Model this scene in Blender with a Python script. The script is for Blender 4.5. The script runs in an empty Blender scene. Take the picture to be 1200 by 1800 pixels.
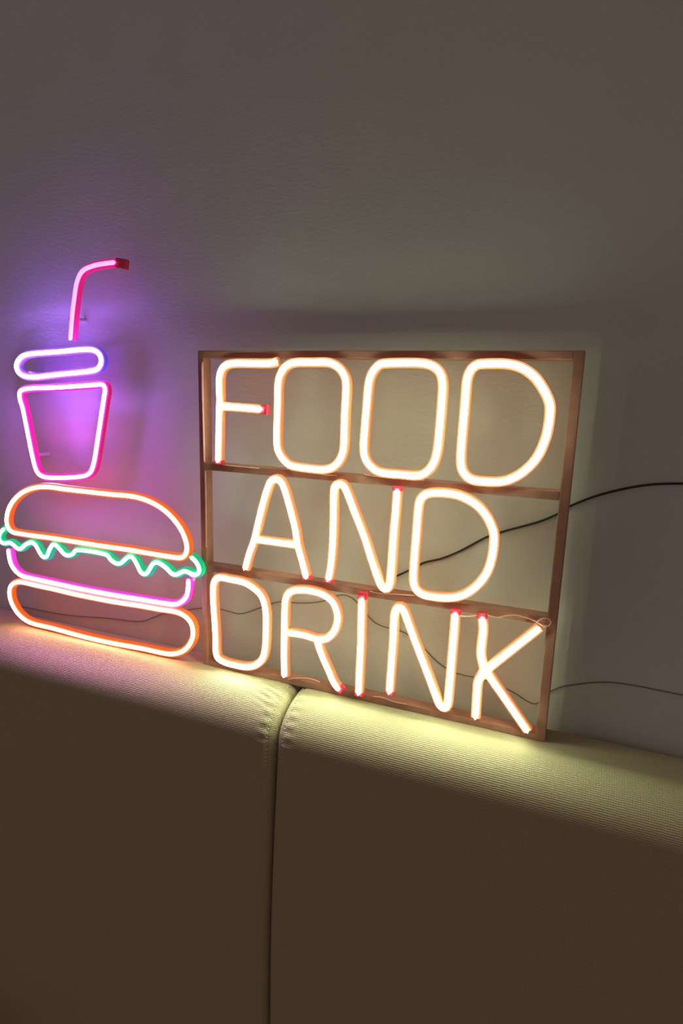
import bpy, bmesh, math, random
from mathutils import Vector, Matrix
random.seed(4)
sc = bpy.context.scene
col = sc.collection

# ------------------------------------------------------------------ camera
# wall runs along X (right is nearer to the camera), Y goes into the wall, Z up.
F_PX = 1047.0
def cam_axes():
    left_vp = Vector((-2060 - 600, 617 - 900, F_PX)).normalized()
    down_vp = Vector((448 - 600, 6200 - 900, F_PX)).normalized()
    X = -left_vp
    Z = -(down_vp - X * down_vp.dot(X)).normalized()
    Y = Z.cross(X)                     # pixel frame: x right, y down, z forward
    return X, Y, Z
AX, AY, AZ = cam_axes()
CREST = 1.14                           # height of the sofa back
DIST = 0.93
def ray(px, py):
    d = Vector(((px - 600) / F_PX, (py - 900) / F_PX, 1.0))
    return Vector((d.dot(AX), d.dot(AY), d.dot(AZ)))
r0 = ray(957, 1305)
CAM = Vector((0, -DIST, CREST - r0.z * DIST / r0.y))
def P(px, py, Y=0.0):
    r = ray(px, py)
    t = (Y - CAM.y) / r.y
    return CAM + r * t

cam = bpy.data.cameras.new('camera')
co = bpy.data.objects.new('camera', cam)
col.objects.link(co)
cam.sensor_fit = 'VERTICAL'
cam.sensor_height = 36.0
cam.lens = 36.0 * F_PX / 1800.0
cam.clip_start = 0.02
# columns = camera right, up, backward expressed in world axes
right = Vector((AX.x, AY.x, AZ.x)); dn = Vector((AX.y, AY.y, AZ.y)); fw = Vector((AX.z, AY.z, AZ.z))
M3 = Matrix((right, -dn, -fw)).transposed()
co.matrix_world = Matrix.Translation(CAM) @ M3.to_4x4()
sc.camera = co

# ------------------------------------------------------------------ world, light, exposure
sc.view_settings.view_transform = 'Standard'
sc.view_settings.look = 'None'
sc.view_settings.exposure = 0.0
sc.view_settings.gamma = 1.0
sc.view_settings.use_curve_mapping = False
w = bpy.data.worlds.new('world'); sc.world = w; w.use_nodes = True
w.node_tree.nodes['Background'].inputs[0].default_value = (1.0, 0.73, 0.65, 1)
w.node_tree.nodes['Background'].inputs[1].default_value = 0.140
WARM_L = 30.0
def area(name, loc, target, size, color, power):
    l = bpy.data.lights.new(name, 'AREA'); l.size = size; l.color = color; l.energy = power
    o = bpy.data.objects.new(name, l); col.objects.link(o); o.location = loc
    o.rotation_euler = (Vector(target) - Vector(loc)).to_track_quat('-Z', 'Y').to_euler()
    return o

# ------------------------------------------------------------------ materials
def principled(name, color, rough=0.6, bump=None, **kw):
    m = bpy.data.materials.new(name); m.use_nodes = True
    b = m.node_tree.nodes['Principled BSDF']
    b.inputs['Base Color'].default_value = (*color, 1)
    b.inputs['Roughness'].default_value = rough
    for k, v in kw.items():
        b.inputs[k.replace('_', ' ')].default_value = v
    return m
def N(m, t): return m.node_tree.nodes.new(t)
def L(m, a, b): m.node_tree.links.new(a, b)

def wall_mat():
    m = principled('painted_plaster', (0.45, 0.44, 0.40), 0.75)
    b = m.node_tree.nodes['Principled BSDF']
    tc = N(m, 'ShaderNodeTexCoord')
    mp = N(m, 'ShaderNodeMapping'); mp.inputs['Scale'].default_value = (1, 1, 2.4)
    L(m, tc.outputs['Object'], mp.inputs[0])
    n1 = N(m, 'ShaderNodeTexNoise'); n1.inputs['Scale'].default_value = 75; n1.inputs['Detail'].default_value = 5
    n2 = N(m, 'ShaderNodeTexNoise'); n2.inputs['Scale'].default_value = 7; n2.inputs['Detail'].default_value = 3
    n3 = N(m, 'ShaderNodeTexNoise'); n3.inputs['Scale'].default_value = 520; n3.inputs['Detail'].default_value = 2
    L(m, mp.outputs[0], n1.inputs['Vector']); L(m, tc.outputs['Object'], n2.inputs['Vector']); L(m, tc.outputs['Object'], n3.inputs['Vector'])
    cr = N(m, 'ShaderNodeValToRGB')
    cr.color_ramp.elements[0].position = 0.3; cr.color_ramp.elements[0].color = (0.62, 0.66, 0.62, 1)
    cr.color_ramp.elements[1].position = 0.7; cr.color_ramp.elements[1].color = (0.69, 0.73, 0.69, 1)
    mx = N(m, 'ShaderNodeMath'); mx.operation = 'MULTIPLY_ADD'; mx.inputs[1].default_value = 0.5
    L(m, n3.outputs[0], mx.inputs[0]); 
    h = N(m, 'ShaderNodeMath'); h.operation = 'MULTIPLY'; h.inputs[1].default_value = 0.5
    L(m, n2.outputs[0], h.inputs[0]); L(m, h.outputs[0], mx.inputs[2])
    L(m, mx.outputs[0], cr.inputs[0]); L(m, cr.outputs[0], b.inputs['Base Color'])
    bp = N(m, 'ShaderNodeBump'); bp.inputs['Strength'].default_value = 0.38; bp.inputs['Distance'].default_value = 0.0015
    L(m, n1.outputs[0], bp.inputs['Height']); L(m, bp.outputs[0], b.inputs['Normal'])
    return m

def fabric_mat():
    m = principled('ribbed_cream_fabric', (0.72, 0.66, 0.40), 0.8)
    b = m.node_tree.nodes['Principled BSDF']
    try:
        b.inputs['Sheen Weight'].default_value = 0.15
    except Exception: pass
    tc = N(m, 'ShaderNodeTexCoord'); uv = tc.outputs['UV']
    wv = N(m, 'ShaderNodeTexWave'); wv.wave_type = 'BANDS'; wv.bands_direction = 'Y'
    wv.inputs['Scale'].default_value = 98.0; wv.inputs['Distortion'].default_value = 2.0
    wv.inputs['Detail'].default_value = 2; wv.inputs['Detail Scale'].default_value = 1.5
    wv2 = N(m, 'ShaderNodeTexWave'); wv2.wave_type = 'BANDS'; wv2.bands_direction = 'X'
    wv2.inputs['Scale'].default_value = 90.0; wv2.inputs['Distortion'].default_value = 2.0; wv2.inputs['Detail'].default_value = 2
    ns = N(m, 'ShaderNodeTexNoise'); ns.inputs['Scale'].default_value = 380; ns.inputs['Detail'].default_value = 3
    for n in (wv, wv2, ns): L(m, uv, n.inputs['Vector'])
    a = N(m, 'ShaderNodeMath'); a.operation = 'MULTIPLY_ADD'; a.inputs[1].default_value = 0.35
    L(m, wv2.outputs['Fac'], a.inputs[0]); L(m, wv.outputs['Fac'], a.inputs[2])
    c = N(m, 'ShaderNodeMath'); c.operation = 'MULTIPLY_ADD'; c.inputs[1].default_value = 0.6
    L(m, ns.outputs[0], c.inputs[0]); L(m, a.outputs[0], c.inputs[2])
    bp = N(m, 'ShaderNodeBump'); bp.inputs['Strength'].default_value = 0.42; bp.inputs['Distance'].default_value = 0.0009
    L(m, c.outputs[0], bp.inputs['Height']); L(m, bp.outputs[0], b.inputs['Normal'])
    cr = N(m, 'ShaderNodeValToRGB')
    cr.color_ramp.elements[0].position = 0.25; cr.color_ramp.elements[0].color = (0.43, 0.355, 0.225, 1)
    cr.color_ramp.elements[1].position = 0.75; cr.color_ramp.elements[1].color = (0.50, 0.425, 0.27, 1)
    L(m, ns.outputs[0], cr.inputs[0]); L(m, cr.outputs[0], b.inputs['Base Color'])
    return m

def noisy(name, c0, c1, scale, rough=0.5, bump=0.15, dist=0.0006, **kw):
    m = principled(name, c0, rough, **kw)
    b = m.node_tree.nodes['Principled BSDF']
    tc = N(m, 'ShaderNodeTexCoord'); n = N(m, 'ShaderNodeTexNoise'); n.inputs['Scale'].default_value = scale; n.inputs['Detail'].default_value = 4
    L(m, tc.outputs['Object'], n.inputs['Vector'])
    cr = N(m, 'ShaderNodeValToRGB'); cr.color_ramp.elements[0].position = 0.3; cr.color_ramp.elements[1].position = 0.7
    cr.color_ramp.elements[0].color = (*c0, 1); cr.color_ramp.elements[1].color = (*c1, 1)
    L(m, n.outputs[0], cr.inputs[0]); L(m, cr.outputs[0], b.inputs['Base Color'])
    bp = N(m, 'ShaderNodeBump'); bp.inputs['Strength'].default_value = bump; bp.inputs['Distance'].default_value = dist
    L(m, n.outputs[0], bp.inputs['Height']); L(m, bp.outputs[0], b.inputs['Normal'])
    return m

def glow(name, color, strength, sample=True):
    m = principled(name, (0.6, 0.6, 0.6), 0.4)
    b = m.node_tree.nodes['Principled BSDF']
    b.inputs['Emission Color'].default_value = (*color, 1)
    b.inputs['Emission Strength'].default_value = strength
    if not sample:
        try: m.cycles.emission_sampling = 'NONE'
        except Exception: pass
    return m
def jacket(name, base, em, strength):
    m = glow(name, em, strength, False)
    m.node_tree.nodes['Principled BSDF'].inputs['Base Color'].default_value = (*base, 1)
    return m

M_WALL = wall_mat()
M_FAB = fabric_mat()
M_THREAD = principled('thread', (0.62, 0.57, 0.36), 0.8)
M_FLOOR = noisy('wood_floor', (0.10, 0.06, 0.035), (0.16, 0.10, 0.06), 9, 0.45)
M_BASE = noisy('sofa_base_wood', (0.05, 0.03, 0.02), (0.09, 0.055, 0.03), 30, 0.5)
M_FRAME = noisy('terracotta_frame', (0.34, 0.15, 0.11), (0.42, 0.19, 0.14), 60, 0.42, 0.1)
M_WIRE_HIGHLIGHT = principled('clear_pink_wire_and_highlight', (0.85, 0.42, 0.34), 0.3)  # thin wires, and the strips that imitate the left rail's highlight
M_CABLE = principled('dark_cable', (0.02, 0.026, 0.02), 0.6)
M_CAP = principled('crimson_silicone', (0.75, 0.03, 0.07), 0.4)

M_POST = principled('clear_post', (0.5, 0.48, 0.48), 0.25)
WARM = dict(core=glow('warm_white_glow', (0.90, 1.10, 0.68), WARM_L),
            halo_lip=jacket('warm_halo_lip', (0.6, 0.4, 0.2), (1.0, 0.45, 0.16), 0.8),  # weakly glowing rim that stands in for the halo around the core
            jack=jacket('peach_silicone', (0.45, 0.15, 0.07), (1.0, 0.27, 0.09), 0.46))
ORNG = dict(core=glow('orange_white_glow', (1.0, 0.50, 0.32), 18),
            halo_lip=jacket('orange_halo_lip', (0.6, 0.3, 0.1), (1.0, 0.48, 0.10), 0.95),
            jack=jacket('orange_silicone', (0.7, 0.14, 0.01), (1.0, 0.10, 0.006), 0.62))
GREN = dict(core=glow('green_white_glow', (0.45, 1.0, 0.72), 4),
            halo_lip=jacket('green_halo_lip', (0.05, 0.4, 0.2), (0.10, 0.95, 0.55), 0.75),
            jack=jacket('green_silicone', (0.0, 0.4, 0.18), (0.0, 1.0, 0.42), 0.30))
PINK = dict(core=glow('pink_white_glow', (0.9, 0.26, 1.2), 42),
            halo_lip=jacket('pink_halo_lip', (0.5, 0.1, 0.4), (1.0, 0.25, 0.9), 0.9),
            jack=jacket('magenta_silicone', (0.6, 0.03, 0.4), (1.0, 0.05, 0.62), 0.6))
MAGE = dict(core=glow('magenta_glow', (0.62, 0.09, 1.0), 85),
            halo_lip=jacket('magenta_halo_lip', (0.5, 0.1, 0.4), (1.0, 0.1, 0.7), 0.8),
            jack=jacket('crimson_magenta_silicone', (0.6, 0.02, 0.15), (1.0, 0.01, 0.16), 0.4))
STRAW = dict(core=glow('straw_glow', (1.0, 0.12, 0.80), 4.0), halo_lip=MAGE['halo_lip'], jack=MAGE['jack'])
BLUE = dict(core=glow('violet_blue_glow', (0.38, 0.14, 1.0), 190),
            halo_lip=jacket('violet_halo_lip', (0.1, 0.1, 0.5), (0.3, 0.2, 1.0), 0.9),
            jack=jacket('violet_silicone', (0.1, 0.05, 0.5), (0.15, 0.08, 1.0), 0.5))

# ------------------------------------------------------------------ helpers
def link(name, bm, mats, parent=None, smooth=True):
    me = bpy.data.meshes.new(name); bm.normal_update()
    bmesh.ops.recalc_face_normals(bm, faces=bm.faces[:])
    bm.to_mesh(me); bm.free()
    for m in (mats if isinstance(mats, (list, tuple)) else [mats]): me.materials.append(m)
    if smooth:
        for p in me.polygons: p.use_smooth = True
    o = bpy.data.objects.new(name, me); col.objects.link(o)
    if parent:
        o.parent = parent
        pl = Vector((0, 0, 0)); q = parent
        while q: pl += q.location; q = q.parent
        for v in me.vertices: v.co -= pl
    return o
def thing(name, label, cat, loc):
    o = bpy.data.objects.new(name, None); col.objects.link(o); o.location = loc
    o.empty_display_size = 0.05
    o['label'] = label; o['category'] = cat
    return o
def box(bm, x0, x1, y0, y1, z0, z1, bev=0.0):
    r = bmesh.ops.create_cube(bm, size=1.0)
    vs = r['verts']
    for v in vs:
        v.co = Vector(((x0 + x1) / 2 + v.co.x * (x1 - x0), (y0 + y1) / 2 + v.co.y * (y1 - y0), (z0 + z1) / 2 + v.co.z * (z1 - z0)))
    if bev:
        es = list({e for v in vs for e in v.link_edges})
        bmesh.ops.bevel(bm, geom=es, offset=bev, segments=2, affect='EDGES', profile=0.7)
def catmull(pts, closed, n=6):
    out = []; k = len(pts)
    rng = range(k if closed else k - 1)
    for i in rng:
        g = lambda j: pts[j % k] if closed else pts[max(0, min(k - 1, j))]
        p0, p1, p2, p3 = g(i - 1), g(i), g(i + 1), g(i + 2)
        for s in range(n):
            t = s / n
            out.append(0.5 * ((2 * p1) + (p2 - p0) * t + (2 * p0 - 5 * p1 + 4 * p2 - p3) * t * t + (3 * p1 - p0 - 3 * p2 + p3) * t ** 3))
    if not closed: out.append(pts[-1].copy())
    return out
def resample(pts, closed, step):
    src = pts + ([pts[0]] if closed else [])
    ln = [0]
    for a, b in zip(src, src[1:]): ln.append(ln[-1] + (b - a).length)
    n = max(2, round(ln[-1] / step)); out = []; j = 0
    for i in range(n + (0 if closed else 1)):
        s = ln[-1] * i / n
        while j < len(ln) - 2 and ln[j + 1] < s: j += 1
        d = ln[j + 1] - ln[j]
        out.append(src[j].lerp(src[j + 1], (s - ln[j]) / d if d > 1e-9 else 0))
    return out
def sweep(bm, path, closed, prof, mats=None, rounded=0.0):
    """prof: list of (across, y) points forming a closed loop; path lies in an XZ plane."""
    n = len(path); rings = []
    acc = [0]
    for a, b in zip(path, path[1:]): acc.append(acc[-1] + (b - a).length)
    for i, p in enumerate(path):
        a = path[i - 1] if (i or closed) else path[i]
        b = path[(i + 1) % n] if (i < n - 1 or closed) else path[i]
        t = (b - a); t.y = 0; t.normalize()
        nn = Vector((-t.z, 0, t.x))
        s = 1.0
        if rounded and not closed:
            d = min(acc[i], acc[-1] - acc[i])
            if d < rounded:
                s = max(0.15, math.sqrt(max(0, 1 - (1 - d / rounded) ** 2)))
        rings.append([bm.verts.new(p + nn * (u * s) + Vector((0, v, 0))) for u, v in prof])
    m = len(prof)
    for i in range(n if closed else n - 1):
        r1, r2 = rings[i], rings[(i + 1) % n]
        for j in range(m):
            f = bm.faces.new((r1[j], r1[(j + 1) % m], r2[(j + 1) % m], r2[j]))
            if mats: f.material_index = mats[j]
    if not closed:
        for r in (rings[0], rings[-1]):
            f = bm.faces.new(r)
            f.material_index = 0
def px_path(pts, Y, closed, step=0.004):
    v = [P(x, y, Y) for x, y in pts]
    return resample(catmull(v, closed), closed, step)
# flex tube section: y offsets relative to the diffuser plane (emitting dome towards the room)
HW = 0.0047
T_Y = -0.0118                      # plane on which the traced centre line lies
def core_prof(k=1.0):
    HW = globals()['HW'] * k; pr = []; mt = []
    K = 8
    for i in range(K + 1):
        a = math.pi * i / K
        pr.append((HW * math.cos(a), -0.0045 * math.sin(a)))
    pr.append((-HW * 1.22, 0.0010)); pr.append((HW * 1.22, 0.0010))  # base strip carrying the imitated halo beside the dome
    mt = [0] * K + [1, 1, 1]
    return pr, mt
def jacket_prof(k=1.0, back=-0.0002):
    h = HW * 1.65 * k; d = back - T_Y
    return [(h, 0.0014), (h, d - 0.002), (h * 0.85, d), (-h * 0.85, d), (-h, d - 0.002), (-h, 0.0014), (-h * 0.7, 0.0006), (h * 0.7, 0.0006)]
def straight(a, b, n=6): return [(a[0] + (b[0] - a[0]) * i / n, a[1] + (b[1] - a[1]) * i / n) for i in range(n + 1)]

def neon(parent, name, strokes, mat, label=None, caps=(), yoff=0.0, jname='jacket', back=-0.0002):
    """strokes: list of (points_px, closed). One glowing part with a silicone jacket (sub-part) and end caps."""
    bm = bmesh.new(); bj = bmesh.new()
    cp, cm = core_prof()
    for pts, closed in strokes:
        path = px_path(pts, T_Y + yoff, closed)
        sweep(bm, path, closed, cp, cm, rounded=HW)
        sweep(bj, path, closed, jacket_prof(back=back - yoff if False else back))
    t = link(name, bm, [mat['core'], mat['halo_lip']], parent)
    if label: t['label'] = label
    link(jname, bj, mat['jack'], t, smooth=False)
    for (x, y, dx, dy, ln) in caps:
        a = P(x, y, T_Y + yoff); b = P(x + dx, y + dy, T_Y + yoff)
        d = (b - a).normalized()
        b2 = bmesh.new()
        sweep(b2, [a - d * 0.003 + d * (ln + 0.003) * i / 4 for i in range(5)], False,
              [(u * 1.06, v - (0.0008 if v < 0.002 else 0)) for u, v in jacket_prof(back=back)], rounded=0.0)
        link('end_cap', b2, M_CAP, t, smooth=False)['label'] = 'crimson end cap of the tube'
    return t

# ------------------------------------------------------------------ structure
WALL_Y = 0.061
bm = bmesh.new(); box(bm, -2.6, 1.6, WALL_Y, WALL_Y + 0.12, 0, 2.7)
wl = link('wall_back', bm, M_WALL, smooth=False); wl['kind'] = 'structure'
bm = bmesh.new(); box(bm, -2.6, 1.6, -3.2, WALL_Y + 0.12, -0.06, 0)
fl = link('floor', bm, M_FLOOR, smooth=False); fl['kind'] = 'structure'

# ------------------------------------------------------------------ sofa
SEAM = P(500, 1262, -0.05).x
sofa = thing('sofa', 'cream ribbed fabric sofa whose rounded backrest carries the neon signs', 'sofa', (SEAM, -0.40, 0))
R_TOP = 0.052           # front shoulder radius
FRONT = -0.092          # front face of the backrest
BACK_Y = 0.059
SEAT_Z = P(0, 1830, -0.12).z
print('SEAT', SEAT_Z, 'crest', CREST)
def back_profile():
    """(y, z, arc length) from the rear bottom over the crest and down the front"""
    pts = []
    zc = CREST
    pts += [(BACK_Y, SEAT_Z - 0.06), (BACK_Y, 0.6), (BACK_Y, 0.8), (BACK_Y, zc - 0.06)]
    for i in range(0, 9):           # rear shoulder
        a = math.radians(90 * i / 8)
        pts.append((BACK_Y - 0.018 * (1 - math.cos(a)), zc - 0.034 + 0.034 * math.sin(a)))
    # soft crowned top then front shoulder
    y_top = 0.004
    fy, fz = FRONT, 0.074
    for i in range(1, 61):
        a = math.radians(90 * i / 60)
        wy = (y_top - fy)
        pts.append((y_top - wy * math.sin(a) ** 1.0, zc - fz * (1 - math.cos(a))))
    z = zc - fz
    k = 26
    for i in range(1, k + 1):
        t = i / k
        zz = z + (SEAT_Z - 0.06 - z) * t
        pts.append((FRONT - 0.030 * t - 0.012 * math.sin(math.pi * min(1, t * 1.4)) , zz))
    return pts
PROF = back_profile()
def back_cushion(x0, x1, seed):
    rnd = random.Random(seed)
    bm = bmesh.new(); uvl = bm.loops.layers.uv.new('UVMap')
    W = x1 - x0; r = 0.026
    xs = []
    e = 0.0
    d = 0.0
    stops = [0, .0015, .004, .007, .010, .0125, .014, .0155, .018, .021, .026, .031, .036, .041, .047, .054, .062, .072, .085, .10]
    xs = stops + [0.10 + (W - 0.20) * i / 24 for i in range(1, 24)] + [W - s for s in reversed(stops)]
    arc = [0]
    for a, b in zip(PROF, PROF[1:]): arc.append(arc[-1] + math.hypot(b[0] - a[0], b[1] - a[1]))
    crest_i = 12
    grid = []
    for x in xs:
        dx = min(x, W - x); right_side = x > W / 2
        ins = 0 if dx >= r else r * (1 - math.sqrt(max(0, 1 - ((r - dx) / r) ** 2))) * 0.75
        row = []
        for j, (y, z) in enumerate(PROF):
            a = PROF[max(0, j - 1)]; b = PROF[min(len(PROF) - 1, j + 1)]
            ty, tz = b[0] - a[0], b[1] - a[1]; l = math.hypot(ty, tz)
            ny, nz = tz / l, -ty / l           # outward for this winding?
            if j >= crest_i and ny > 0.2 or nz < -0.3: ny, nz = -ny, -nz
            if j < 4: ny, nz = 1, 0
            s = arc[j] - arc[crest_i]
            off = -ins
            # topstitch groove and puckers near the seam
            if s > -0.02:
                off -= 0.0011 * math.exp(-((dx - 0.014) / 0.0022) ** 2)
                if right_side and seed == 2:
                    wr = math.exp(-((dx - 0.040) / 0.020) ** 2) * math.exp(-((s - 0.065) / 0.030) ** 2)
                    off += 0.0020 * wr * math.sin((s + dx * 0.35) * 2 * math.pi / 0.013)
                off += 0.0008 * math.exp(-((dx - 0.022) / 0.010) ** 2) * math.sin(s * 2 * math.pi / 0.019 + seed)
            off += 0.0012 * math.sin(x * 9 + seed) * math.sin(s * 11 + seed)
            if j < 12: off = min(off, -0.0005) if j < 6 else off
            row.append(bm.verts.new((x0 + x, y + ny * off, z + nz * off)))
        grid.append(row)
    for i in range(len(xs) - 1):
        for j in range(len(PROF) - 1):
            f = bm.faces.new((grid[i][j], grid[i][j + 1], grid[i + 1][j + 1], grid[i + 1][j]))
            for lp, (ii, jj) in zip(f.loops, ((i, j), (i, j + 1), (i + 1, j + 1), (i + 1, j))):
                lp[uvl].uv = (xs[ii] + seed * 0.7, arc[jj])
    for i in (0, -1): bm.faces.new(grid[i])
    o = link('back_cushion', bm, M_FAB, sofa)
    # stitches beside both seams
    bs = bmesh.new()
    for side in (0, 1):
        s = 0.0; j = crest_i
        total = arc[-1] - arc[crest_i]
        while s < min(0.30, total):
            tgt = arc[crest_i] + s
            while j < len(arc) - 2 and arc[j + 1] < tgt: j += 1
            t = (tgt - arc[j]) / (arc[j + 1] - arc[j])
            y = PROF[j][0] + (PROF[j + 1][0] - PROF[j][0]) * t; z = PROF[j][1] + (PROF[j + 1][1] - PROF[j][1]) * t
            ty = PROF[j + 1][0] - PROF[j][0]; tz = PROF[j + 1][1] - PROF[j][1]; l = math.hypot(ty, tz); ty /= l; tz /= l
            ny, nz = tz, -ty
            if nz < 0 or (abs(nz) < .05 and ny > 0): ny, nz = -ny, -nz
            r_ = 0.0009; xx = x0 + 0.014 if side == 0 else x1 - 0.014
            ins = r * (1 - math.sqrt(1 - ((r - 0.014) / r) ** 2)) * 0.75
            c = Vector((xx, y - ny * (ins + 0.0006), z - nz * (ins + 0.0006)))
            mtx = Matrix.Translation(c) @ Matrix(((1, 0, 0), (0, ty, ny), (0, tz, nz))).to_4x4() @ Matrix.Diagonal((r_, 0.0024, r_, 1))
            bmesh.ops.create_icosphere(bs, subdivisions=1, radius=1.0, matrix=mtx)
            s += 0.0075
    st = link('stitching', bs, M_THREAD, o); st['kind'] = 'stuff'
    return o
CW = 0.86
GAP = 0.0015
back_cushion(SEAM - GAP - CW, SEAM - GAP, 2)
back_cushion(SEAM + GAP, SEAM + GAP + CW, 3)
# body behind and under, seat cushions, plinth, feet
def soft_box(name, x0, x1, y0, y1, z0, z1, rad, mat):
    bm = bmesh.new(); uvl = bm.loops.layers.uv.new('UVMap')
    box(bm, x0, x1, y0, y1, z0, z1)
    bmesh.ops.bevel(bm, geom=bm.edges[:], offset=rad, segments=6, affect='EDGES', profile=0.5)
    for f in bm.faces:
        for lp in f.loops:
            c = lp.vert.co
            lp[uvl].uv = (c.x, c.y + c.z)
    return link(name, bm, mat, sofa)
for k in (0, 1):
    xa = SEAM - CW if k == 0 else SEAM + 0.001
    soft_box('seat_cushion', xa + 0.001, xa + CW - 0.002, -0.72, -0.125, SEAT_Z - 0.16, SEAT_Z, 0.03, M_FAB)
soft_box('base', SEAM - CW, SEAM + CW, -0.70, 0.03, 0.10, SEAT_Z - 0.161, 0.012, M_FAB)
for sx in (-1, 1):
    soft_box('armrest', SEAM + sx * (CW + 0.085) - 0.08, SEAM + sx * (CW + 0.085) + 0.08, -0.74, 0.03, 0.10, SEAT_Z + 0.2, 0.04, M_FAB)
    for yy in (-0.64, -0.04):
        bm = bmesh.new()
        bmesh.ops.create_cone(bm, cap_ends=True, segments=16, radius1=0.016, radius2=0.026, depth=0.104,
                              matrix=Matrix.Translation((SEAM + sx * (CW - 0.05), yy, 0.052)))
        link('foot', bm, M_BASE, sofa, smooth=False)

# ------------------------------------------------------------------ FOOD AND DRINK sign
BAR_D = 0.024
SHADOW_DEPTH = 0.046  # extra unseen depth of top and right rails, added to shade the wall
tl = P(347, 617); bl = P(357, 1168); tr = P(1029, 614); br = P(957, 1305)
XL = (tl.x + bl.x) / 2; XR = (tr.x + br.x) / 2
ZT = (P(347, 617).z + P(700, 615).z) / 2; ZB = CREST
print('SIGN', tl, tr, bl, br)
sign = thing('neon_letter_sign', 'large framed neon sign of warm white letters reading FOOD AND DRINK, on the sofa back', 'neon sign', ((XL + XR) / 2, BAR_D / 2, ZB))
def rail(name, x0, x1, z0, z1, label=None, y0=0.0, d=BAR_D):
    bm = bmesh.new(); box(bm, x0, x1, y0, y0 + d, z0, z1, 0.0015)
    o = link(name, bm, M_FRAME, sign, smooth=False)
    if label: o['label'] = label
    return o
SW = 0.0150
rail('side_rail', XL, XL + SW * 0.8, ZB + 0.0002, ZT)
rail('side_rail', XR - SW, XR, ZB + 0.0002, ZT, d=SHADOW_DEPTH)
rail('top_rail', XL + SW * 0.8, XR - SW, ZT - 0.0125, ZT, d=SHADOW_DEPTH)
rail('bottom_rail', XL + SW * 0.8, XR - SW, ZB + 0.0002, ZB + 0.0120)
for (xa, ya, xb, yb) in ((500, 824, 520, 840), (700, 1041, 715, 1060)):
    z0 = P(xb, yb).z; z1 = z0 + 0.0135
    rail('cross_rail', XL + SW * 0.8, XR - SW, z0, z1)

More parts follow.
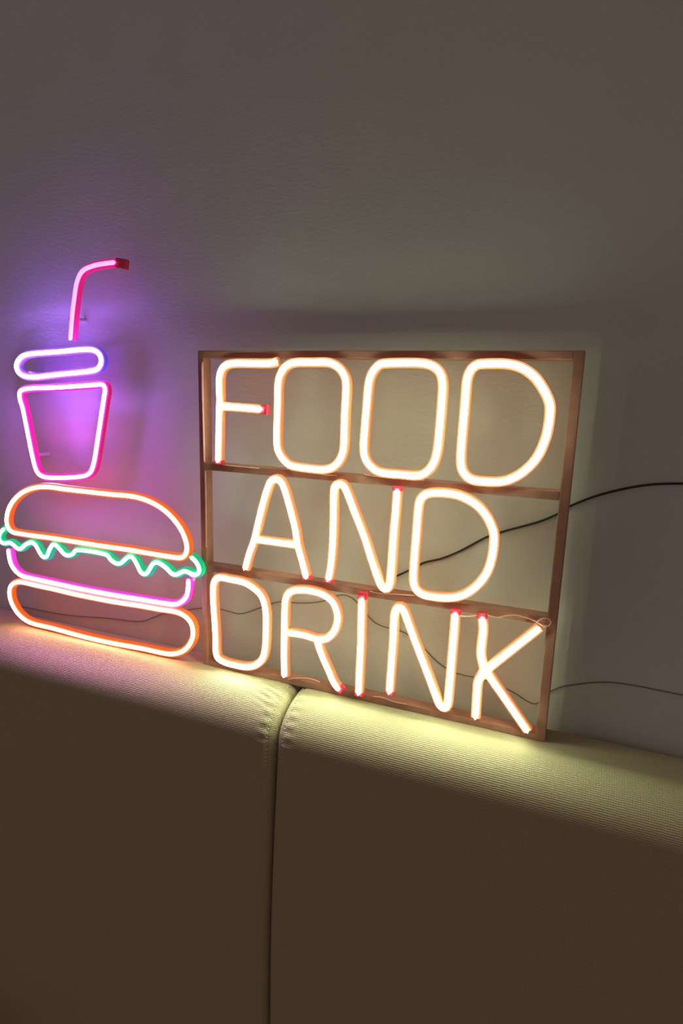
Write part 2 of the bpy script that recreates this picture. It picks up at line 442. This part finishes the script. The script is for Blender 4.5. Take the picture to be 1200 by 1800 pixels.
rows = {
 'F': ('neon_letter', 'letter F', [
    ([(383,812.5),(383.9,770),(384.5,727.5),(385.3,705),(384.8,685),(384.8,665),(388.7,650),(397,641.5),(410.8,638.5),(439,638.5),(467.5,638.8),(478.8,637.5),(487,634.6)], False),
    (straight((390,714), (460.4,719.6)), False)], [(383,812,0,8,.004), (460,719.6,10,.8,.0095)]),
 'O1': ('neon_letter', 'first letter O of FOOD', [
    ([(521.4,636.8),(549.7,636.8),(575.2,636.8),(592.2,643.9),(603.5,658),(607.8,676.5),(605.8,719),(604.4,755.8),(603,789.9),(595,811),(580.9,823),(563.9,825.8),(544,823.9),(521.4,821),(507.2,816.8),(494.4,804),(486.8,787),(485.9,758.7),(487.3,713.3),(488.2,673.7),(494.4,653.8),(505.8,641)], True)], []),
 'O2': ('neon_letter', 'second letter O of FOOD', [
    ([(675.2,638.6),(709.3,637.6),(743.5,638.6),(762.3,644.4),(774.2,658),(777.3,678.6),(774.9,719.6),(771.8,753.7),(767.4,794.7),(758.9,818.6),(743.5,833.3),(726.4,836.4),(705.9,834.4),(678.6,832.3),(659.8,827.2),(644.4,811.8),(638.6,791.3),(641,750.3),(644.4,709.3),(647.8,671.7),(654.7,653),(664.9,641.7)], True)], []),
 'D1': ('neon_letter', 'letter D of FOOD', [
    ([(849.4,639.3),(887,639.3),(914.3,645.4),(938.2,661.5),(955.3,685.4),(965.6,709.3),(965.9,729.8),(960.4,764),(946.8,798.2),(928,822),(904,839.2),(880.1,846.7),(852.8,846.7),(828.9,843.3),(815.2,832.3),(809.4,815.2),(811.1,777.7),(814.6,736.7),(817.6,699),(820.4,666.6),(827.2,649.5),(837.4,641)], True)], []),
 'A': ('neon_letter', 'letter A', [
    ([(430.1,1001.2),(437.8,972.9),(446.3,948.8),(453.3,919),(461.8,885),(470.3,856.7),(476,845.3),(484.5,841.7),(493,846.8),(500,861),(510,896.3),(518.5,930.3),(522.8,958.7),(529.9,984.2),(538.4,1016.8)], False),
    (straight((451.9,948.8), (517,957.8)), False)], [(538,1016,2,8,.003)]),
 'N1': ('neon_letter', 'letter N of AND', [
    ([(576,1021),(580.9,995.5),(584.3,955.8),(585.4,913.3),(585.7,870.8),(588,855.5),(595,850.8),(603.5,854),(610.6,868),(623.4,902),(640,944.5),(652.5,984.2),(662,1012),(669.3,1030),(677.6,1036),(684,1029),(686.9,1005),(690.9,943.3),(694.9,897),(697.7,860)], False)], [(576,1021,-1,8,.003), (697.7,860,.5,-8,.004)]),
 'D2': ('neon_letter', 'letter D of AND', [
    ([(757.2,866.9),(781.8,866.9),(809.6,872.4),(837.3,887.8),(855.9,909.4),(866.6,934),(867.6,955.7),(862.6,986.5),(852.8,1011),(834.3,1032.8),(812.7,1046.6),(788,1051.3),(763.3,1049.7),(741.8,1045),(729.4,1034),(725.7,1017.3),(727.9,980.3),(731,943.3),(734,903.3),(737.1,881.7),(744.8,870.9)], True)], []),
 'D3': ('neon_letter', 'letter D of DRINK', [
    ([(385.3,1015.4),(402.3,1018.3),(427.8,1023.9),(444.8,1033.8),(459,1048),(466,1070.7),(467,1099),(466,1133),(461.8,1155.7),(450.5,1168.4),(433.5,1172.7),(410.8,1169),(393.8,1164.2),(382.5,1157),(378.5,1144.3),(378.3,1121.7),(376.8,1093.3),(374.9,1065),(374,1036.7),(376.8,1021)], True)], []),
 'R': ('neon_letter', 'letter R', [
    ([(499.5,1189.7),(498.7,1150),(499.3,1107.5),(500.1,1070.7),(501.5,1053.7),(507.2,1042.3),(521.4,1037.5),(544,1038.7),(566.7,1045.2),(583.7,1057.9),(591.6,1076.3),(592.2,1093.3),(586.5,1110.3),(575.2,1121.7),(561,1124.5),(549.7,1121.7),(532.7,1116.6),(506,1112.3)], False),
    ([(556,1126),(566.7,1155.7),(578,1181.2),(586.5,1201),(596.4,1213)], False)], [(596,1212.5,6,5,.006)]),
 'I': ('neon_letter', 'letter I', [
    ([(635.5,1050.8),(634.3,1093.3),(633.3,1135.8),(631.3,1178.4),(629.9,1220.9)], False)], [(635.5,1050.8,.3,-8,.008), (629.9,1220.9,0,8,.003)]),
 'N2': ('neon_letter', 'letter N of DRINK', [
    ([(683.8,1218.9),(686.9,1174.2),(690.3,1127.9),(691.8,1087.8),(695,1072),(701.7,1067.2),(709.4,1074),(720.2,1103.3),(738.7,1152.6),(754.1,1192.7),(765.5,1224),(772,1239.5),(780,1245.5),(786.5,1238),(789.6,1205),(793.3,1158.8),(797.3,1112.5),(799.7,1077)], False)], [(683.8,1218.9,0,8,.003), (799.7,1077,.5,-8,.003)]),
 'K': ('neon_letter', 'letter K', [
    ([(846.6,1084.8),(849,1105),(846.3,1130),(844.5,1150),(848,1168),(850,1177),(846,1187),(839.5,1199),(837.3,1225),(835,1263)], False),
    (straight((948.4,1103.3), (853,1179)), False),
    (straight((853,1179), (927.4,1286.7)), False)], [(846.6,1084.8,-.5,-8,.004)]),
}
for k, (nm, lab, strokes, caps) in rows.items():
    neon(sign, nm, strokes, WARM, 'glowing warm white ' + lab, caps)

def wire(parent, name, pts, Y, rad, mat, label=None):
    v = [P(x, y, Y) if len(q) == 0 else P(x, y, q[0]) for x, y, *q in pts]
    path = resample(catmull(v, False), False, max(0.003, rad * 2))
    bm = bmesh.new()
    prof = [(rad * math.cos(a * math.pi / 4), rad * math.sin(a * math.pi / 4)) for a in range(8)]
    sweep(bm, path, False, prof)
    o = link(name, bm, mat, parent)
    if label: o['label'] = label
    return o
WY = -0.0012
wire(sign, 'wire', [(386,815),(400,818),(430,821),(455,823)], WY, 0.0009, M_WIRE_HIGHLIGHT)
wire(sign, 'wire', [(495,824),(520,825),(545,829),(570,834),(592,836)], WY, 0.0009, M_WIRE_HIGHLIGHT)
wire(sign, 'wire', [(640,833),(665,838),(690,839),(715,840),(745,844)], WY, 0.0009, M_WIRE_HIGHLIGHT)
wire(sign, 'wire', [(650,1040),(670,1043),(700,1045),(728,1047)], WY, 0.0009, M_WIRE_HIGHLIGHT)
wire(sign, 'wire', [(802,1078),(812,1083),(830,1083),(845,1080),(860,1082),(875,1085),(890,1082),(905,1081),(920,1084),(937,1090),(948,1096),(958,1101),(966,1099),(968,1092),(962,1087),(953,1087),(944,1092)], -0.0095, 0.0009, M_WIRE_HIGHLIGHT)
wire(sign, 'wire', [(655,1224),(672,1226),(690,1233),(714,1238)], WY, 0.0009, M_WIRE_HIGHLIGHT)
wire(sign, 'wire', [(562,1199),(545,1193),(520,1192),(505,1195)], WY, 0.0009, M_WIRE_HIGHLIGHT)
wire(sign, 'edge_highlight', [(355.5,636),(356,690),(357.5,750),(359,812)], WY, 0.0016, M_WIRE_HIGHLIGHT, 'thin pink strip imitating the highlight on the left rail edge')  # highlight of the left rail's inner front edge, built as a pink strip
wire(sign, 'edge_highlight', [(360.5,828),(361.5,880),(362.5,962)], WY, 0.0014, M_WIRE_HIGHLIGHT, 'thin pink strip imitating the lower highlight on the left rail edge')

# ------------------------------------------------------------------ burger sign
bx = P(168, 1100, T_Y).x
def mirror_px(pts):
    """the traced right half (running from the middle outwards and back, or along) mirrored about the burger's own axis"""
    out = []
    for x, y in pts:
        p = P(x, y, T_Y)
        out.append((p, Vector((2 * bx - p.x, p.y, p.z))))
    return out
def neon_world(parent, name, paths, mat, label=None, back=-0.0002, k=0.84):
    bm = bmesh.new(); bj = bmesh.new(); cp, cm = core_prof(k)
    for pts, closed in paths:
        path = resample(catmull(pts, closed), closed, 0.004)
        sweep(bm, path, closed, cp, cm, rounded=HW); sweep(bj, path, closed, jacket_prof(k * 1.15, back))
    t = link(name, bm, [mat['core'], mat['halo_lip']], parent)
    if label: t['label'] = label
    link('jacket', bj, mat['jack'], t, smooth=False)
    return t
burger = thing('neon_burger_sign', 'burger-shaped neon sign with orange bun, green lettuce and pink filling', 'neon sign', (bx, 0, CREST))
bun = [(195,869),(220,871),(244,875),(268,884),(290,898),(308,916),(320,934),(327,952),(328.5,966),(325,976),(317,980.5),(302,979),(270,974),(230,967),(195,962)]
m = mirror_px(bun)
neon_world(burger, 'top_bun', [([a for a, b in m] + [b for a, b in reversed(m)], True)], ORNG, 'glowing orange top bun outline')
bb = [(195,1057),(240,1064),(280,1071),(306,1075),(322,1081),(334,1092),(339,1106),(338,1122),(330,1137),(318,1146),(302,1149.5),(284,1147.5),(250,1140),(195,1130)]
m = mirror_px(bb)
neon_world(burger, 'bottom_bun', [([a for a, b in m] + [b for a, b in reversed(m)], True)], ORNG, 'glowing orange bottom bun outline')
lt = [(335,978),(345,988),(350.5,1000),(348,1008),(340,1009.5),(326,1004),(318,1006),(310,1010),(302,1008),(292,998),(278,989),(269,991),(262,1002),(256,1009),(248,1006),(240,990),(232,979),(224,980),(212,990),(204,990),(195,984),(184,974)]
m = mirror_px(lt)
neon_world(burger, 'lettuce', [([a for a, b in m] + [b for a, b in reversed(m)], False)], GREN, 'glowing green wavy lettuce')
pt = [(331,1018),(331,1032),(328,1047),(320,1057),(308,1062),(290,1060.5),(250,1054),(195,1045)]
m = mirror_px(pt)
neon_world(burger, 'filling', [([a for a, b in m] + [b for a, b in reversed(m)], False)], PINK, 'glowing pink filling outline')
bm = bmesh.new(); c = P(340.5, 1019, -0.006)
bmesh.ops.create_cone(bm, cap_ends=True, segments=12, radius1=0.0012, radius2=0.0034, depth=0.006, matrix=Matrix.Translation(c))
link('wire_end', bm, PINK['halo_lip'], burger)
wire(burger, 'wire', [(341,1023),(341,1040),(338,1052)], -0.003, 0.0012, M_CAP)

# ------------------------------------------------------------------ invented drink cup below the straw, added as source of the purple glow
YS = 0.022
def pw(pts, dx=0): return [P(x + dx, y, T_Y + YS) for x, y in pts]
c0 = P(110, 760, YS)
cup = thing('invented_cup_sign', 'invented magenta and violet neon drink cup with a straw, giving the purple wall glow', 'neon sign', (c0.x, YS, c0.z))
straw = neon_world(cup, 'straw', [(pw([(203,461),(186,463),(165,467),(146,476),(136,495),(131,525),(127,560),(124,598)]), False)], STRAW, 'glowing magenta bent straw')
a, b = pw([(202, 461), (219, 464)])
bm = bmesh.new()
sweep(bm, [a.lerp(b, t / 5) for t in range(6)], False, [(u * (1.25), v) for u, v in jacket_prof(0.9)])
link('end_cap', bm, M_CAP, straw, smooth=False)
neon_world(cup, 'lid', [(pw([(60,622),(110,618),(160,614),(178,620),(184,634),(178,648),(160,653),(110,658),(62,663),(42,658),(35,643),(43,628)], -6), True)], BLUE, 'invented glowing violet lid outline')
neon_world(cup, 'cup_body', [(pw([(52,684),(110,681),(170,677),(188,676),(194,684),(192,700),(186,740),(180,780),(174,815),(166,832),(148,838),(110,840),(86,838),(74,828),(66,800),(58,760),(50,720),(44,697)], -9), True)], MAGE, 'invented glowing magenta cup outline')
for x, y in ((52, 656), (110, 616), (60, 800), (120, 838), (124, 560)):
    c = P(x, y, YS); bm = bmesh.new()
    c.y = (YS + WALL_Y) / 2 - 0.0005
    bmesh.ops.create_cone(bm, cap_ends=True, segments=12, radius1=0.004, radius2=0.004, depth=WALL_Y - YS + 0.001,
                          matrix=Matrix.Translation(c) @ Matrix.Rotation(math.pi / 2, 4, 'X'))
    link('standoff', bm, M_POST, cup, smooth=False)

# ------------------------------------------------------------------ cables on the wall
M_CABLE2 = principled('grey_cable', (0.17, 0.20, 0.16), 0.6)
def cable(name, pts, label, rad, mat=M_CABLE):
    v = [P(x, y, WALL_Y - rad) for x, y in pts]
    path = resample(catmull(v, False), False, 0.006)
    bm = bmesh.new()
    prof = [(rad * math.cos(a * math.pi / 5), rad * math.sin(a * math.pi / 5)) for a in range(10)]
    sweep(bm, path, False, prof)
    o = link(name, bm, mat)
    o['label'] = label; o['category'] = 'cable'
    return o
cable('cable', [(690,1015),(705,1009),(722,1001),(745,989),(775,982),(805,970),(830,957),(855,944),(885,934),(915,926),(950,916),(980,903),(1005,888),(1060,868),(1140,852),(1230,850)],
      'thin dark cable rising to the right across the wall behind AND', 0.0017)
cable('cable', [(20,1062),(110,1080),(195,1087),(225,1091),(250,1092),(268,1086),(290,1078),(330,1072),(370,1068),(396,1073),(420,1079),(440,1075),(456,1069),(490,1058),(520,1060),(545,1060),(570,1056),(590,1048),(606,1046),(622,1054),(640,1074),(655,1092),(675,1102),(710,1112),(740,1135),(770,1165),(800,1183),(850,1195),(900,1216),(925,1232),(942,1237),(958,1222),(975,1211),(1005,1204),(1080,1200),(1200,1222)],
      'thin dark cable sagging along the wall behind the burger and DRINK', 0.0009, M_CABLE2)
